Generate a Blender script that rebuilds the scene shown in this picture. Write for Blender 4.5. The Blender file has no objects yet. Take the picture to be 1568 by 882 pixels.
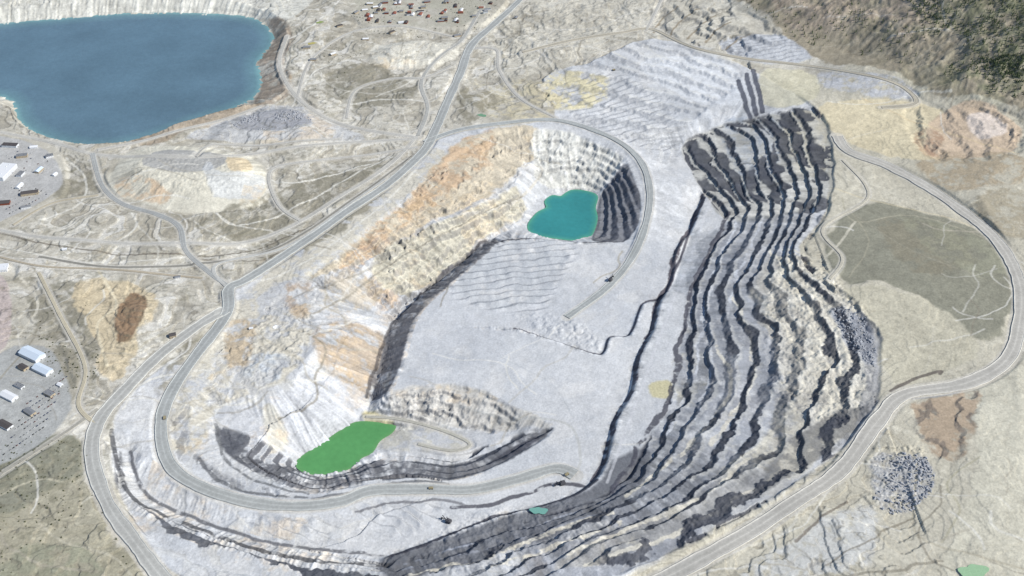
import bpy, bmesh, math, random, time
import numpy as np
from mathutils import Vector, Euler
from mathutils.geometry import delaunay_2d_cdt
T0=time.time()
random.seed(7); RNG=np.random.RandomState(11)
H=2200.0; TH=math.radians(38); CT,ST=math.cos(TH),math.sin(TH); F=784/math.tan(math.radians(25))
# ---------------------------------------------------------------- survey conversion (aerial trace -> metres)
def ray(px,py):
    u=(px-784)/F; v=(441-py)/F
    return u, CT+v*ST, -ST+v*CT
def W(px,py,z=0.0):
    a,b,c=ray(px,py); t=(z-H)/c
    return (a*t,b*t)
def lin(c):
    c=np.array(c,float)/255.0
    return np.where(c<=0.04045,c/12.92,((c+0.055)/1.055)**2.4)
def spline(pts,closed=False,n=4):
    P=np.array(pts,float); m=len(P); out=[]
    if m<3: return P
    rng=range(m if closed else m-1)
    for i in rng:
        if closed: p0,p1,p2,p3=P[(i-1)%m],P[i],P[(i+1)%m],P[(i+2)%m]
        else: p0,p1,p2,p3=P[max(i-1,0)],P[i],P[i+1],P[min(i+2,m-1)]
        for k in range(n):
            t=k/n
            out.append(0.5*((2*p1)+(p2-p0)*t+(2*p0-5*p1+4*p2-p3)*t*t+(3*p1-p0-3*p2+p3)*t**3))
    if not closed: out.append(P[-1])
    return np.array(out)
# ---------------------------------------------------------------- noise
TAB=RNG.rand(512,512).astype(np.float32)
def vn(x,y,s,seed=0):
    a=x/s+seed*17.31+1000.0; b=y/s+seed*9.77+1000.0
    ia=np.floor(a).astype(np.int32); ib=np.floor(b).astype(np.int32)
    fa=(a-ia); fb=(b-ib); fa=fa*fa*(3-2*fa); fb=fb*fb*(3-2*fb)
    i0=ia&511; i1=(ia+1)&511; j0=ib&511; j1=(ib+1)&511
    return ((TAB[i0,j0]*(1-fa)+TAB[i1,j0]*fa)*(1-fb)+(TAB[i0,j1]*(1-fa)+TAB[i1,j1]*fa)*fb)*2-1
def fbm(x,y,s,o=4,seed=0):
    r=0;a=1.0;t=0
    for k in range(o):
        r=r+a*vn(x,y,s/(2.03**k),seed+k*3);t+=a;a*=0.55
    return r/t*1.5
def sst(a,b,x):
    t=np.clip((x-a)/(b-a),0,1); return t*t*(3-2*t)
# ---------------------------------------------------------------- breaklines -> TIN
BL=[]
def bl(pts,closed=False,z=None,n=3):
    if z is not None: pts=[(p[0],p[1],z if len(p)<3 else p[2]) for p in pts]
    P=spline(pts,closed,n)
    w=[(*W(p[0],p[1],p[2]),p[2]) for p in P]
    BL.append((w,closed))
def escarp(pts,zc,zt,w,side,n=3):
    P=spline([(p[0],p[1]) for p in pts],False,n)
    C=np.array([W(p[0],p[1],zc) for p in P])
    t=np.gradient(C,axis=0); t/=np.linalg.norm(t,axis=1)[:,None]+1e-9
    nrm=np.stack([-t[:,1],t[:,0]],1)*side
    Tt=C+nrm*w
    BL.append(([(c[0],c[1],zc) for c in C],False)); BL.append(([(c[0],c[1],zt) for c in Tt],False))
LAKEZ=-42.0
lake_far=[(-200,62),(-80,48),(0,36),(100,28),(200,20),(330,21),(390,28),(414,44),(419,66),(402,85),(396,103),(401,125),(392,148)]
lake_near=[(355,168),(300,186),(265,199),(235,210),(180,223),(130,225),(80,215),(45,200),(25,180),(20,160),(0,148),(-60,150),(-200,165)]
bl([(p[0],p[1],LAKEZ) for p in lake_far+lake_near],True,n=2)
bl([(0,70),(150,55),(330,50),(370,75),(340,130),(230,170),(120,185),(70,150),(30,110)],True,z=-75)
bl([(-200,40,0),(-50,15,0),(100,0,-2),(220,-6,0),(330,-4,0),(400,8,0),(432,30,0),(446,62,0),(432,95,0),(448,125,0),(425,150,0),(398,158,0)])
bl([(398,160,0),(350,166,0),(298,181,0),(262,194,0),(232,205,0),(180,219,0),(130,221,0),(80,211,0),(42,196,0),(20,178,0),(10,160,0),(-60,158,0),(-200,175,0)])
bl([(170,285),(180,250),(215,226),(300,224),(380,240),(410,265),(405,300),(370,320),(290,330),(215,312)],True,z=0)
bl([(212,248),(260,232),(345,240),(365,262),(300,280),(235,272)],True,z=28)
bl([(560,95),(600,60),(690,62),(700,85),(660,100),(600,103)],True,z=5); bl([(595,78),(625,66),(680,72),(665,86),(615,88)],True,z=24)
bl([(290,212),(350,180),(440,158),(500,182),(555,205),(540,218),(420,220)],True,z=0); bl([(350,186),(430,166),(480,186),(430,200)],True,z=18)
bl([(700,120,2),(690,150,0),(650,225,0),(590,285,0),(500,345,0),(420,400,0),(350,440,0),(345,490,-3),(290,550,-5),(255,600,-10),(240,650,-14),(252,710,-22),(300,747,-30),(370,772,-38),(450,783,-45),(520,777,-50),(570,759,-54),(650,755,-58),(720,757,-62),(790,744,-68),(850,726,-70)])
bl([(330,470,0),(300,500,0),(240,548,0),(185,600,0),(150,645,0),(138,700,0),(165,775,0),(205,830,0),(250,875,0),(330,900,0),(450,925,0),(600,935,0),(800,922,8),(1000,890,22)])
bl([(175,690,-4),(182,735,-5),(205,770,-9),(290,815,-13),(395,850,-17),(500,866,-20),(585,876,-22)])
bl([(195,690,-26),(215,755,-38),(300,800,-50),(400,833,-57),(500,847,-62),(580,857,-68)])
bl([(215,610,-6),(205,650,-10),(215,700,-20)])
BB=[(1080,300),(1062,345),(1040,380),(1032,420),(1013,460),(1002,505),(981,545),(970,600),(947,640),(932,700),(913,735),(865,764),(760,793),(680,822),(600,850)]
escarp(BB,-54,-72,14,-1)
CE=[(1045,240),(1075,285),(1112,328),(1075,400),(1055,450),(1040,530),(1028,600),(990,680),(935,757),(850,788),(760,815),(680,841),(600,872)]
bl(CE,z=-50)
bl([(1085,205),(1110,250),(1148,318),(1125,380),(1095,440),(1085,520),(1085,600),(1040,680),(980,740),(900,785),(800,825),(700,858),(620,886)],z=-24)
bl([(1150,188),(1175,250),(1195,305),(1175,370),(1150,430),(1165,500),(1175,560),(1165,620),(1110,700),(1040,750),(950,800),(850,848),(750,884)],z=6)
bl([(1200,178),(1222,240),(1235,300),(1212,350),(1200,400),(1230,470),(1260,530),(1260,590),(1235,650),(1170,720),(1080,775),(980,825),(880,872),(800,905)],z=34)
bl([(1245,168,58),(1265,235,58),(1265,320,58),(1222,375,58),(1245,420,58),(1310,470,58),(1345,520,58),(1338,610,54),(1315,665,50),(1250,715,46),(1160,770,42),(1080,815,38),(980,862,30),(900,892,20)])
bl([(1041,232,-50),(1083,199,-18),(1148,183,12),(1200,173,39),(1243,162,58)])
bl([(1060,185,0),(1100,160,22),(1150,150,38),(1220,140,55)])
bl([(830,120,8),(900,100,20),(1000,62,48),(1130,98,52),(1240,100,60)])
bl([(880,160,-5),(960,150,5),(1040,140,18),(1120,138,32)])
bl([(870,176,-7),(945,203,-14),(1000,238,-34),(1030,252,-50)])
bl([(655,215,0),(740,190,-3),(850,184,-5),(930,208,-12),(975,240,-25),(993,280,-38),(993,330,-52),(975,385,-68),(940,432,-78)])
bl([(690,240,-3),(760,202,-8),(830,196,-9),(890,209,-15),(945,236,-28),(962,262,-38),(975,300,-46),(974,345,-62),(955,368,-76),(900,373,-80),(830,367,-80),(757,374,-80),(700,427,-80),(655,463,-80),(632,500,-80),(614,560,-80),(592,604,-80)])
bl([(592,606,-80),(640,592,-78),(690,587,-73),(765,612,-70),(845,652,-70)])
bl([(568,640,-122),(568,612,-122),(583,560,-121),(598,500,-120),(636,455,-119),(688,418,-118),(745,370,-116),(800,343,-113),(812,318,-112),(833,300,-112),(875,289,-112),(917,297,-112),(918,330,-112),(910,360,-112),(860,370,-112),(810,358,-112)])
bl([(812,345),(825,325),(840,316),(842,303),(875,294),(911,301),(910,335),(903,356),(850,360)],True,z=-117,n=2)
bl([(690,250,-5),(640,292,-6),(600,330,-8),(545,375,-8),(470,420,-8),(400,460,-10),(372,510,-12),(330,570,-14),(285,620,-18),(280,680,-26),(330,720,-34),(400,742,-42)])
bl([(825,250,-62),(805,265,-58),(760,302,-50),(715,328,-45),(640,357,-42),(560,402,-40),(505,442,-35),(480,482,-30),(492,515,-30),(460,565,-32),(425,600,-35),(340,622,-38),(328,642,-41),(345,680,-44),(400,722,-47),(480,750,-51),(550,737,-54),(620,727,-57),(690,733,-61),(760,714,-67),(810,682,-70),(846,660,-71)])
bl([(452,714,-119),(490,727,-119),(540,716,-119),(600,692,-116),(660,696,-114),(710,700,-112),(750,684,-105),(800,668,-95),(843,659,-80)])
bl([(458,708),(500,678),(545,650),(598,652),(590,672),(560,695),(535,712),(500,722),(470,722)],True,z=-125,n=2)
bl([(603,645,-112),(660,655,-111),(720,662,-108),(780,660,-100)])
AA=[(1066,330),(1030,430),(1010,458),(985,466),(966,512),(935,516),(922,543),(870,528),(790,503)]
escarp(AA,-68,-80,9,-1)
bl([(1345,640,52),(1385,605,55),(1480,587,60),(1540,552,66),(1562,500,70),(1562,430,68),(1520,362,65),(1440,300,62),(1360,255,60),(1300,232,60),(1282,205,60)])
PT=[(0,300,0),(100,300,0),(200,400,0),(300,380,0),(50,500,0),(0,700,0),(100,850,5),(0,882,5),(500,50,5),(600,130,4),(650,20,8),(550,190,0),(450,260,0),(800,60,10),(780,120,5),(900,40,25),(1000,20,50),
(1400,400,74),(1450,700,60),(1560,700,72),(1350,800,50),(1500,850,62),(1200,870,40),(1300,150,70),(1400,150,85),(1568,180,120),(1500,300,85),(1450,470,70),(1300,380,62),
(1200,40,100),(1300,80,90),(1400,95,130),(1300,0,190),(1450,60,200),(1568,90,230),(1568,0,330),(1450,0,280),(1100,0,85),(1568,135,160),(820,440,-80),(760,420,-80),(700,500,-80),(860,600,-70),(900,650,-70),(540,500,-60),(520,580,-70),(480,640,-75),(420,650,-62)]
RX0,RX1,RY0,RY1,RD=-3600.,3600.,1300.,6500.,5.0
verts=[];zs=[];edges=[]
for w,c in BL:
    b=len(verts)
    for p in w: verts.append(Vector((p[0],p[1])));zs.append(p[2])
    m=len(w)
    for i in range(m-1): edges.append((b+i,b+i+1))
    if c: edges.append((b+m-1,b))
for p in PT: verts.append(Vector(W(*p)));zs.append(p[2])
for p in [(-3700,1200,5),(0,1200,5),(3700,1200,90),(3700,3000,120),(3700,4500,300),(3700,6600,520),(1800,6600,360),(600,6600,110),(-800,6600,40),(-3700,6600,40),(-3700,4200,0),(-3700,2500,0)]:
    verts.append(Vector(p[:2]));zs.append(p[2])
ov,oe,of,vo,eo,fo=delaunay_2d_cdt(verts,edges,[],0,0.01)
Z=np.full(len(ov),np.nan)
for i,l in enumerate(vo):
    if l: Z[i]=np.mean([zs[k] for k in l])
for it in range(4):
    for i in np.nonzero(np.isnan(Z))[0]:
        nb=[b if a==i else a for a,b in oe if a==i or b==i]
        q=[(Z[n],1/((ov[n]-ov[i]).length+1)) for n in nb if not np.isnan(Z[n])]
        if q: Z[i]=sum(a*b for a,b in q)/sum(b for a,b in q)
Z[np.isnan(Z)]=0
nx=int((RX1-RX0)/RD)+1; ny=int((RY1-RY0)/RD)+1
R=np.zeros((ny,nx))
OV=np.array([[v[0],v[1]] for v in ov])
for f in of:
    a,b,c=f[:3]; A,B,C=OV[a],OV[b],OV[c]
    i0=max(0,int((min(A[0],B[0],C[0])-RX0)/RD)); i1=min(nx-1,int((max(A[0],B[0],C[0])-RX0)/RD)+1)
    j0=max(0,int((min(A[1],B[1],C[1])-RY0)/RD)); j1=min(ny-1,int((max(A[1],B[1],C[1])-RY0)/RD)+1)
    if i1<i0 or j1<j0: continue
    X,Y=np.meshgrid(RX0+np.arange(i0,i1+1)*RD,RY0+np.arange(j0,j1+1)*RD)
    d=(B[1]-C[1])*(A[0]-C[0])+(C[0]-B[0])*(A[1]-C[1])
    if abs(d)<1e-6: continue
    l1=((B[1]-C[1])*(X-C[0])+(C[0]-B[0])*(Y-C[1]))/d; l2=((C[1]-A[1])*(X-C[0])+(A[0]-C[0])*(Y-C[1]))/d; l3=1-l1-l2
    m=(l1>=-1e-6)&(l2>=-1e-6)&(l3>=-1e-6)
    S=R[j0:j1+1,i0:i1+1]; S[m]=(l1*Z[a]+l2*Z[b]+l3*Z[c])[m]
def blur(A,n):
    for k in range(n):
        P=np.pad(A,1,mode='edge'); A=(P[:-2,1:-1]+2*P[1:-1,1:-1]+P[2:,1:-1])/4
        P=np.pad(A,1,mode='edge'); A=(P[1:-1,:-2]+2*P[1:-1,1:-1]+P[1:-1,2:])/4
    return A
R=blur(R,1); RS=blur(R,10)
GX=np.gradient(RS,RD,axis=1); GY=np.gradient(RS,RD,axis=0)
def samp(A,x,y):
    a=np.clip((np.asarray(x)-RX0)/RD,0,nx-1.001); b=np.clip((np.asarray(y)-RY0)/RD,0,ny-1.001)
    i=a.astype(int); j=b.astype(int); fa=a-i; fb=b-j
    return (A[j,i]*(1-fa)+A[j,i+1]*fa)*(1-fb)+(A[j+1,i]*(1-fa)+A[j+1,i+1]*fa)*fb
def G(px,py):
    a,b,c=ray(px,py)
    zz=np.linspace(500,-140,500); t=(zz-H)/c; x=a*t; y=b*t
    h=samp(R,x,y); k=np.nonzero(zz<=h)[0]
    if len(k)==0: return (x[-1],y[-1])
    k=k[0]
    if k==0: return (x[0],y[0])
    d0=zz[k-1]-h[k-1]; d1=h[k]-zz[k]; f=d0/(d0+d1+1e-9)
    return (x[k-1]+(x[k]-x[k-1])*f, y[k-1]+(y[k]-y[k-1])*f)
print("TIN",time.time()-T0,len(of))
# ---------------------------------------------------------------- mesh grid
NXC,NYC=1340,1000
vv=np.linspace(-0.290,0.292,NYC)
ymid=H*(CT+vv*ST)/(ST-vv*CT)
ys=np.concatenate([[-12000,-6000,-2500,-500,400,900,1200,1400,1500],ymid,ymid[-1]+np.cumsum(np.geomspace(12,6000,34))])
uo=1+np.cumsum(np.geomspace(0.003,3,26))
us=np.concatenate([-uo[::-1],np.linspace(-1,1,NXC),uo])
def sy(y): return 0.4663*1.12*(np.maximum(y,1500)*CT+H*ST)
NR,NC=len(ys),len(us)
Yg=np.repeat(ys[:,None],NC,1); Xg=us[None,:]*sy(ys)[:,None]
x=Xg.ravel(); y=Yg.ravel()
z=samp(R,x,y); zb=z.copy()
gx=samp(GX,x,y); gy=samp(GY,x,y); slope=np.hypot(gx,gy)
inside=(np.abs(x)<3600)&(y>1400)&(y<6400)
acc=np.zeros_like(x); 
for s in (-1,1):
    xx=x.copy(); yy=y.copy()
    for k in range(8):
        acc+=vn(xx,yy,6.0,5)+0.8*vn(xx,yy,17.0,6)
        gxx=samp(GX,xx,yy); gyy=samp(GY,xx,yy); q=np.hypot(gxx,gyy)+1e-4
        xx+=s*gxx/q*7; yy+=s*gyy/q*7
acc=acc/acc[inside].std()
streak=np.clip(acc,-2.5,2.5)*sst(0.08,0.3,slope)
print("LIC",time.time()-T0)
WX=fbm(x,y,70,5,21); WY=fbm(x,y,70,5,43)
N200=fbm(x,y,220,5,1); N60=fbm(x,y,60,4,2); N15=fbm(x,y,16,3,3); N500=fbm(x,y,520,4,9)
def polyW(pts,sm=3):
    P=np.array([G(p[0],p[1]) for p in pts]); return spline(P,True,sm) if sm>1 else P
def sd(P,warp=0,pad=40):
    x0,y0=P.min(0)-pad-warp; x1,y1=P.max(0)+pad+warp
    idx=np.nonzero((x>x0)&(x<x1)&(y>y0)&(y<y1))[0]
    X=x[idx]+WX[idx]*warp; Y=y[idx]+WY[idx]*warp
    dm=np.full(len(idx),1e18); ins=np.zeros(len(idx),bool)
    n=len(P)
    for i in range(n):
        a=P[i];b=P[(i+1)%n]; e=b-a; L=e@e+1e-9
        t=np.clip(((X-a[0])*e[0]+(Y-a[1])*e[1])/L,0,1)
        dm=np.minimum(dm,(X-a[0]-t*e[0])**2+(Y-a[1]-t*e[1])**2)
        if a[1]!=b[1]:
            c=((a[1]>Y)!=(b[1]>Y))&(X<(b[0]-a[0])*(Y-a[1])/(b[1]-a[1])+a[0]); ins^=c
    d=np.sqrt(dm); return idx,np.where(ins,-d,d)
def pline(P,pad,warp=0):
    x0,y0=P.min(0)-pad-warp; x1,y1=P.max(0)+pad+warp
    idx=np.nonzero((x>x0)&(x<x1)&(y>y0)&(y<y1))[0]
    X=x[idx]+WX[idx]*warp; Y=y[idx]+WY[idx]*warp
    dm=np.full(len(idx),1e18); tt=np.zeros(len(idx))
    for i in range(len(P)-1):
        a=P[i];b=P[i+1]; e=b-a; L=e@e+1e-9
        t=np.clip(((X-a[0])*e[0]+(Y-a[1])*e[1])/L,0,1)
        d=(X-a[0]-t*e[0])**2+(Y-a[1]-t*e[1])**2
        m=d<dm; dm[m]=d[m]; tt[m]=i+t[m]
    return idx,np.sqrt(dm),tt
# ---------------------------------------------------------------- relief modifiers
facedark=np.zeros_like(x); face=np.zeros_like(x); benchtop=np.zeros_like(x)
def terrace(pts,step,fw,na,dark=1.0,soft=15,warp=10,sc=130,rag=0.07,var=0.0):
    P=polyW(pts); idx,d=sd(P,warp); m=sst(soft,-soft,d)
    nn=na*fbm(x[idx],y[idx],sc,3,31)
    k=(z[idx]+nn+rag*step*(N15[idx]+N60[idx]))/step
    f=np.floor(k); r=k-f
    f2=fw*(1+0.45*vn(x[idx],y[idx],90,int(step))+0.25*np.sin(f*2.4))
    rr=np.clip((r-(1-f2))/f2,0,1)
    zn=step*(f+rr)-nn*0.7
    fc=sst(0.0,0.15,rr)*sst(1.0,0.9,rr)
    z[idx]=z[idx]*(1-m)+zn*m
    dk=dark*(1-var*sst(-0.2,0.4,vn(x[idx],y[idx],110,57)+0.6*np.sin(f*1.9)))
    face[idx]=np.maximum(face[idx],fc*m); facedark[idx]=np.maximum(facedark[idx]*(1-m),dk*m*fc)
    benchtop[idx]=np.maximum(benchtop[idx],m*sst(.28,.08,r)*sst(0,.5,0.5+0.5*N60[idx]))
def windrow(pts,ang,wl,amp,soft=12):
    P=polyW(pts); idx,d=sd(P,6); m=sst(soft,-soft,d)
    a=math.radians(ang); s=(x[idx]*math.cos(a)+y[idx]*math.sin(a))+8*N60[idx]; q=-x[idx]*math.sin(a)+y[idx]*math.cos(a)
    r=(s/wl+0.3*vn(x[idx],y[idx],60,3))%1.0
    saw=np.where(r<0.72,r/0.72,(1-r)/0.28)*(0.6+0.5*vn(q*1.0,s*0.4,22,8))
    z[idx]+=m*amp*(saw-0.4); facedark[idx]=np.maximum(facedark[idx],m*0.25*(r>0.74))
def mound(pts,scale,amp,soft=15):
    P=polyW(pts); idx,d=sd(P,8); m=sst(soft,-soft,d)
    z[idx]+=m*amp*np.abs(fbm(x[idx],y[idx],scale,4,77))
PIT=[(350,442),(420,400),(500,345),(590,285),(650,228),(700,200),(850,180),(830,120),(900,95),(1000,58),(1130,95),(1245,165),(1265,235),(1265,320),(1225,375),(1245,420),(1310,470),(1345,520),(1338,610),(1315,665),(1250,715),(1160,770),(1080,815),(980,865),(900,900),(600,920),(330,890),(250,860),(200,790),(170,700),(185,620),(250,560),(320,510),(345,480)]
GRS=[(1265,365),(1330,312),(1400,320),(1530,370),(1552,440),(1540,500),(1480,518),(1420,462),(1350,432),(1290,430)]
def pmask(pts,s=10,warp=5):
    A=np.zeros_like(x); idx,d=sd(polyW(pts),warp); A[idx]=sst(s,-s,d); return A
PITM=pmask(PIT,5); GM=pmask(GRS)
YARD=1-(1-pmask([(-60,205),(60,215),(100,250),(95,300),(20,345),(-60,345)]))*(1-pmask([(-60,560),(20,520),(85,525),(112,580),(115,630),(60,690),(-60,730)]))*(1-pmask([(545,-20),(770,-20),(740,36),(640,42),(550,36)]))*(1-pmask([(-40,395),(20,400),(20,430),(-40,430)]))*(1-pmask([(165,255),(215,222),(300,222),(390,238),(415,265),(405,305),(290,332),(170,300)]))
EW=[(1045,228),(1090,198),(1150,182),(1245,165),(1275,215),(1270,320),(1235,375),(1255,420),(1315,465),(1350,520),(1342,620),(1310,672),(1240,722),(1150,780),(1060,830),(960,872),(860,900),(600,905),(585,866),(690,836),(760,812),(850,786),(935,752),(990,680),(1028,600),(1040,530),(1055,450),(1078,400),(1108,335),(1075,290)]
hill=sst(75,160,zb)*(y>3500)
DM=(1-PITM)*(1-GM)*(1-hill)*(1-YARD)*sst(-4,-1,zb)*inside
DM=DM*np.where(x>W(1250,400)[0],0.3,1.0)+PITM*0.35*((zb>-60)&(x<W(800,300)[0]))
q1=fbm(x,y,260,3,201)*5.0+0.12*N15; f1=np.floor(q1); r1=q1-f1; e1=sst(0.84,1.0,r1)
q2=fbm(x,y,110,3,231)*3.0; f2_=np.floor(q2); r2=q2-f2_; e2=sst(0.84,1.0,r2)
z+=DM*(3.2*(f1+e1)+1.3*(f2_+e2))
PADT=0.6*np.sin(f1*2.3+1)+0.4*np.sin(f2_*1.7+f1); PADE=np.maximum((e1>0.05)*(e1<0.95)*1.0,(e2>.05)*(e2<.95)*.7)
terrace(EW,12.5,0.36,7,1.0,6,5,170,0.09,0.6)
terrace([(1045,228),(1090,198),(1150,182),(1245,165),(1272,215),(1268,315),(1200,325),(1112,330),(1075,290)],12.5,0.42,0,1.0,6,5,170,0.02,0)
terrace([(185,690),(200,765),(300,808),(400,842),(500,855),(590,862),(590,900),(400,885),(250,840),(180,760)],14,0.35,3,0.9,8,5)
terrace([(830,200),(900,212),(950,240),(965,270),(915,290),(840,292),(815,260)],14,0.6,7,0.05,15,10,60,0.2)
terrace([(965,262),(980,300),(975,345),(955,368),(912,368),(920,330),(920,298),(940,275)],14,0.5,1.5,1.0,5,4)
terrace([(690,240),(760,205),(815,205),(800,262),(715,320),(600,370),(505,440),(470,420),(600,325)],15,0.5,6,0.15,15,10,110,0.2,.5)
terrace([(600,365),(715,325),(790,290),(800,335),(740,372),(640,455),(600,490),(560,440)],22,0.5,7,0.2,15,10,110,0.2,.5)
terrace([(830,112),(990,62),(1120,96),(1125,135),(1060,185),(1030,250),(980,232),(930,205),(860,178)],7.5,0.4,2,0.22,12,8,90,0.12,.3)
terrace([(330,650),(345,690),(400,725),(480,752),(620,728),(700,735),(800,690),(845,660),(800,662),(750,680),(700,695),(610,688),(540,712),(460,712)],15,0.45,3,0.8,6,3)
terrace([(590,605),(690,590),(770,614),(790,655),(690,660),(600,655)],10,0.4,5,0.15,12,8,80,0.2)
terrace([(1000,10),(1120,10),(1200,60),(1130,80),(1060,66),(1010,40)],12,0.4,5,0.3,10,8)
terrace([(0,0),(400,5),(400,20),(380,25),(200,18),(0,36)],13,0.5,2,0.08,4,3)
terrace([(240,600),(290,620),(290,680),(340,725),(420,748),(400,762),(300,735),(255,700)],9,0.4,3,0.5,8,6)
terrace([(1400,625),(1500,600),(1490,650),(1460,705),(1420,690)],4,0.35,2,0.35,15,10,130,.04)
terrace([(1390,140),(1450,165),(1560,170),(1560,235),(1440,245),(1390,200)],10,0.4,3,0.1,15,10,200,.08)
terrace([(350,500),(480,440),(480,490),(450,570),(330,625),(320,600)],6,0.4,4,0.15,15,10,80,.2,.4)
windrow([(715,395),(760,370),(880,372),(850,440),(820,478),(690,455)],100,34,7)
windrow([(860,125),(960,115),(1040,190),(1020,235),(930,205),(870,172)],115,34,4)
windrow([(385,790),(500,795),(490,835),(400,825)],60,34,7)
windrow([(545,775),(680,770),(640,815),(590,825)],60,30,7)
windrow([(1100,60),(1200,50),(1230,90),(1160,95)],100,26,5)
mound([(590,610),(670,600),(700,640),(620,650)],30,9); mound([(790,490),(870,525),(920,540),(900,500),(820,480)],26,5)
mound([(380,500),(470,470),(450,560),(380,590)],35,7); mound([(1340,690),(1420,690),(1400,780),(1340,770)],12,5)
mound([(210,245),(350,240),(370,290),(220,300)],16,3); mound([(180,460),(230,440),(220,520),(180,540)],24,5)
mound([(1190,390),(1320,470),(1340,600),(1300,650),(1180,600)],34,9)
mound([(700,790),(900,770),(950,800),(800,860),(650,870)],34,6)
mound([(720,20),(880,0),(980,20),(800,100)],50,6)
z+=hill*(30*(0.5-np.abs(fbm(x,y,330,6,61)))+7*N60+2*N15)
west=(x<W(820,300)[0])&(zb<-5)&~((x>W(580,600)[0])&(y<W(600,570,-80)[1]))
z+=(1-YARD)*(0.7*N60+0.35*N15)+ np.where(slope>0.1,np.where(west,2.3,0.9),0.0)*streak*(1-0.6*face)
far=(y>5600); z[far]+=(fbm(x[far],y[far],1800,5,91)*60*sst(5600,9000,y[far]))
print("relief",time.time()-T0)
# ---------------------------------------------------------------- roads
def pathW(pts,n=8):
    P=np.array([G(p[0],p[1]) for p in pts]); S=spline(P,False,n)
    L=np.r_[0,np.cumsum(np.hypot(*np.diff(S,axis=0).T))]; m=max(8,int(L[-1]/12)); q=np.linspace(0,L[-1],m)
    return np.stack([np.interp(q,L,S[:,0]),np.interp(q,L,S[:,1])],1)
GRL=(198,196,188)
ROADS=[
("gravel_road",14,GRL,[(0,352),(90,368),(200,375),(275,375),(360,370),(440,345),(520,300),(590,255),(640,205)]),
("gravel_road",10,(150,148,140),[(60,395),(180,410),(310,402),(400,385),(470,350),(560,290),(625,240)]),
("gravel_road",16,GRL,[(440,55),(428,98),(452,142),(500,175),(560,195),(640,208)]),
("gravel_road",15,GRL,[(0,200),(60,212),(100,224),(150,238),(300,240),(420,232),(540,215),(640,210)]),
("gravel_road",14,GRL,[(150,232),(230,212),(310,190),(400,160)]),
("gravel_road",18,(176,178,175),[(142,236),(155,280),(185,310),(240,330),(275,350),(285,385),(320,415),(350,438)]),
("gravel_road",20,(190,184,168),[(800,80),(880,62),(950,50),(1000,42),(1060,72),(1140,88),(1240,102),(1330,116),(1385,135),(1402,158),(1350,165)]),
("gravel_road",13,GRL,[(722,70),(760,72),(765,105),(800,150),(850,180)]),
("gravel_road",12,GRL,[(990,44),(1005,15),(1020,-15)]),
("gravel_road",12,(174,171,160),[(0,730),(60,690),(110,655),(150,625)]),
("gravel_road",14,(184,184,178),[(640,205),(655,165),(645,130),(660,100),(705,60),(740,10)]),
("gravel_road",12,GRL,[(455,145),(478,90),(540,48),(620,40),(700,52)]),
("gravel_road",12,GRL,[(530,175),(545,135),(600,118),(650,118),(690,100)]),
("gravel_road",12,GRL,[(640,222),(560,232),(480,246),(415,262),(425,310),(460,335)]),
("gravel_road",11,GRL,[(300,238),(330,222),(420,222),(520,212)]),
("gravel_road",11,(188,180,160),[(20,345),(80,310),(150,296)]),
("gravel_road",9,(185,175,155),[(0,395),(60,410),(140,412),(230,418),(310,425)]),
("gravel_road",10,(190,188,176),[(560,640),(610,640),(680,660),(720,680),(690,690),(640,680)]),
("gravel_road",12,(200,200,194),[(350,442),(330,405),(430,378),(500,336),(590,272)]),
("gravel_road",10,(203,198,182),[(1290,245),(1330,300),(1260,350),(1290,395),(1270,430)]),
("gravel_road",11,(196,188,166),[(150,650),(120,620),(130,560),(90,480),(60,420)]),
("haul_road",24,(178,182,180),[(650,214),(700,198),(760,190),(850,184),(930,208),(975,240),(993,280),(992,330),(970,390),(930,440),(868,486)]),
("haul_road",44,(198,195,186),[(980,900),(1090,845),(1200,780),(1285,722),(1345,645),(1385,605),(1480,587),(1540,552),(1560,500),(1560,430),(1520,362),(1440,300),(1360,255),(1300,232),(1282,208)]),
("haul_road",40,(190,190,184),[(346,475),(300,503),(240,547),(190,597),(150,645),(141,700),(165,772),(205,828),(245,880),(270,905)]),
("haul_road",36,(178,181,178),[(805,-10),(760,30),(722,65),(705,110),(685,155),(667,195),(645,232),(590,283),(500,343),(420,398),(375,428),(350,442),(347,482),(300,545),(262,600),(246,650),(258,708),(300,742),(370,766),(450,775),(520,768),(570,750),(650,748),(720,750),(790,735),(850,718),(880,728)]),
]
roadpaths=[]
def gridz(px_,py_):
    px_=np.asarray(px_,float);py_=np.asarray(py_,float)
    r=np.clip(np.interp(py_,ys,np.arange(NR)),0,NR-1.001); c=np.clip(np.interp(px_/sy(py_),us,np.arange(NC)),0,NC-1.001)
    i=r.astype(int); j=c.astype(int); fr=r-i; fc=c-j; Zg=z.reshape(NR,NC)
    return (Zg[i,j]*(1-fc)+Zg[i,j+1]*fc)*(1-fr)+(Zg[i+1,j]*(1-fc)+Zg[i+1,j+1]*fc)*fr
roadmask=np.zeros_like(x)
for nm,w,c,pts in ROADS:
    P=pathW(pts); pz=gridz(P[:,0],P[:,1])
    pz=np.convolve(np.pad(pz,7,mode='edge'),np.ones(15)/15,'valid'); pz=np.convolve(np.pad(pz,3,mode='edge'),np.ones(7)/7,'valid')
    idx,d,t=pline(P,w/2+30); zr=np.interp(t,np.arange(len(P)),pz)
    m=sst(w/2+16,w/2+5,d); z[idx]=z[idx]*(1-m)+zr*m
    roadmask[idx]=np.maximum(roadmask[idx],sst(w/2+10,w/2+4,d)); facedark[idx]*=(1-m); face[idx]*=(1-m)
    roadpaths.append((nm,w,c,P))
print("roads",time.time()-T0)
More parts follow.
